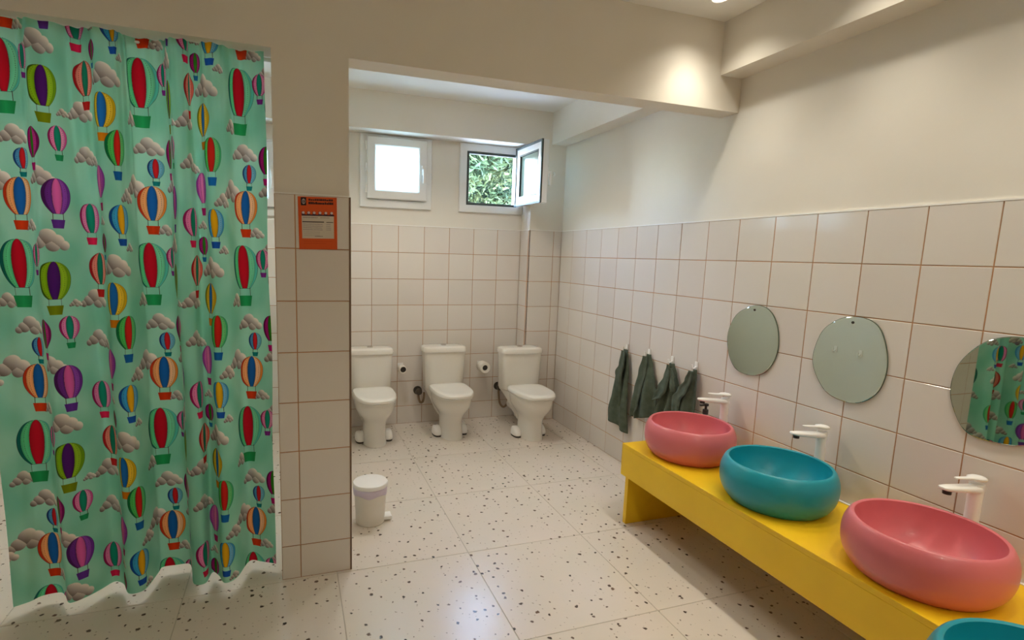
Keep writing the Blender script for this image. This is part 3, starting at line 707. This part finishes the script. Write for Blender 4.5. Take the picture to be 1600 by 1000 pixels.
def added_fill_lamp(x, y, lab, w=None, spread=140):  # round lamps out of view, added to raise the light level
    e = empty('added_fill_lamp', (x, y, ZC), lab, 'lamp', 'added unseen fill lamps')
    b = newbm(); lathe(b, [(.12, -.0005), (.125, -.004), (.125, -.02), (.118, -.024)], 36); obj('base', b, M_white, e, 40)
    b = newbm(); lathe(b, [(.115, -.0245), (.112, -.045), (.09, -.062), (.05, -.07), (.01, -.072)], 36); obj('shade', b, M_emit, e, 40)
    spot('added_fill_glow', (x, y, ZC-.09), w or ROOM_W, ROOM_COL, spread, .6, .06)
added_fill_lamp(-1.55, -1.0, 'added unseen fill lamp in the toilet area, above the pedal bin')
added_fill_lamp(-.90, -1.0, 'added unseen fill lamp in the toilet area, nearer the towels')
added_fill_lamp(-2.75, -1.0, 'added unseen fill lamp behind the balloon curtain', SHOWER_W)
added_fill_lamp(-1.3, -4.65, 'added unseen fill lamp behind the camera', FRONT_W, 175)

# ------------------------------------------------------------------ outside
b = newbm(); box(b, -14, 14, .3, 26, -.3, -.1); M_soil = mat('gravel', (.45, .43, .38), .95)
L(M_soil, ramp(M_soil, noise(M_soil, 3, 5), [(.3, (.62, .60, .55)), (.7, (.72, .70, .65))]), bsdf(M_soil).inputs['Base Color'])
tag(obj('ground', b, M_soil), 'pale gravel yard outside the windows', None, None, 'structure')
M_bark = mat('bark', (.13, .09, .06), .9)
M_leaf = mat('leaf', (.2, .3, .12), .9, spec=.1)
L(M_leaf, ramp(M_leaf, noise(M_leaf, 2.5, 3), [(.3, (.012, .026, .015)), (.5, (.026, .043, .018)), (.72, (.062, .075, .032))]), bsdf(M_leaf).inputs['Base Color'])
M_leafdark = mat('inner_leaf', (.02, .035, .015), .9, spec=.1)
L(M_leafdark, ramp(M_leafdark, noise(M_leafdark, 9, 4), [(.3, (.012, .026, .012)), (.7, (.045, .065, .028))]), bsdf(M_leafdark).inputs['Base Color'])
def tree(x, y, h, r, n, lab):
    e = empty('leafy_tree', (x, y, -.1), lab, 'tree')
    b = newbm(); tube(b, smooth_path([(0, 0, 0), (.05, 0, h*.3), (-.04, .03, h*.6), (0, 0, h*.9)], 4), [.14-.11*i/12 for i in range(13)], 10)
    for k in range(9):
        a = k*2.4; z = h*(.3+.06*k); tube(b, [(0, 0, z), (r*.4*math.cos(a), r*.4*math.sin(a), z+.25), (r*.8*math.cos(a), r*.8*math.sin(a), z+.3)], [.04, .025, .01], 6)
    obj('trunk', b, M_bark, e, 60)
    rg = random.Random(int(x*100)); vs, fs = [], []
    blobs = [(r*.75*rg.uniform(-1, 1), r*.75*rg.uniform(-1, 1), h*(.22+.72*rg.random()), r*rg.uniform(.22, .42)) for _ in range(70)]
    for i in range(n):
        bx, by, bz, br = blobs[i % len(blobs)]
        d = Vector((rg.gauss(0, 1), rg.gauss(0, 1), rg.gauss(0, 1))).normalized()*br*rg.uniform(.75, 1.05)
        p = Vector((bx, by, bz+d.z*.6)) + Vector((d.x, d.y, 0))
        a = Vector((rg.gauss(0, 1), rg.gauss(0, 1), rg.gauss(-.3, .6))).normalized(); c = a.orthogonal().normalized(); l = rg.uniform(.035, .07); w_ = l*.42
        k = len(vs); vs += [p-a*l, p+c*w_, p+a*l, p-c*w_]; fs.append((k, k+1, k+2, k+3))
    me = bpy.data.meshes.new('foliage'); me.from_pydata(vs, [], fs); me.materials.append(M_leaf)
    o = bpy.data.objects.new('foliage', me); C.objects.link(o); o.parent = e; o['kind'] = 'stuff'
tree(-.1, 3.4, 4.6, 1.35, 40000, 'leafy green tree seen through the open window')
def hedge(x0, x1, y, h, dep, n, lab):
    e = empty('tall_hedge', ((x0+x1)/2, y, -.1), lab, 'hedge'); rg = random.Random(11); hx_ = (x1-x0)/2
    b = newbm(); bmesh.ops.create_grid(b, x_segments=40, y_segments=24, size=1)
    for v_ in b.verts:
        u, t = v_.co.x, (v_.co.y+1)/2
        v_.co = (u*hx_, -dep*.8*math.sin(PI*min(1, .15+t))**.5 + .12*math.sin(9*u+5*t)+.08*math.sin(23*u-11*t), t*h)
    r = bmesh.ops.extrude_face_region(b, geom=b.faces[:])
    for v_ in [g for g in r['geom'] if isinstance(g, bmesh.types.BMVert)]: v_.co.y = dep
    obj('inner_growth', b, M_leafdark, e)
    vs, fs = [], []
    for i in range(n):
        u, t = rg.uniform(-1, 1), rg.random()**.9
        p = Vector((u*hx_, -dep*.8*math.sin(PI*min(1, .15+t))**.5 + .12*math.sin(9*u+5*t)+.08*math.sin(23*u-11*t) - rg.uniform(.0, .22), t*h + rg.uniform(-.05, .12)))
        a_ = Vector((rg.gauss(0, 1), rg.gauss(0, 1), rg.gauss(-.3, .6))).normalized(); c = a_.orthogonal().normalized(); l = rg.uniform(.04, .09); w_ = l*.45
        k = len(vs); vs += [p-a_*l, p+c*w_, p+a_*l, p-c*w_]; fs.append((k, k+1, k+2, k+3))
    me = bpy.data.meshes.new('foliage'); me.from_pydata(vs, [], fs); me.materials.append(M_leaf)
    o = bpy.data.objects.new('foliage', me); C.objects.link(o); o.parent = e; o['kind'] = 'stuff'
hedge(-3, 5, 7.0, 4.6, .7, 60000, 'tall green hedge behind the tree outside the open window')
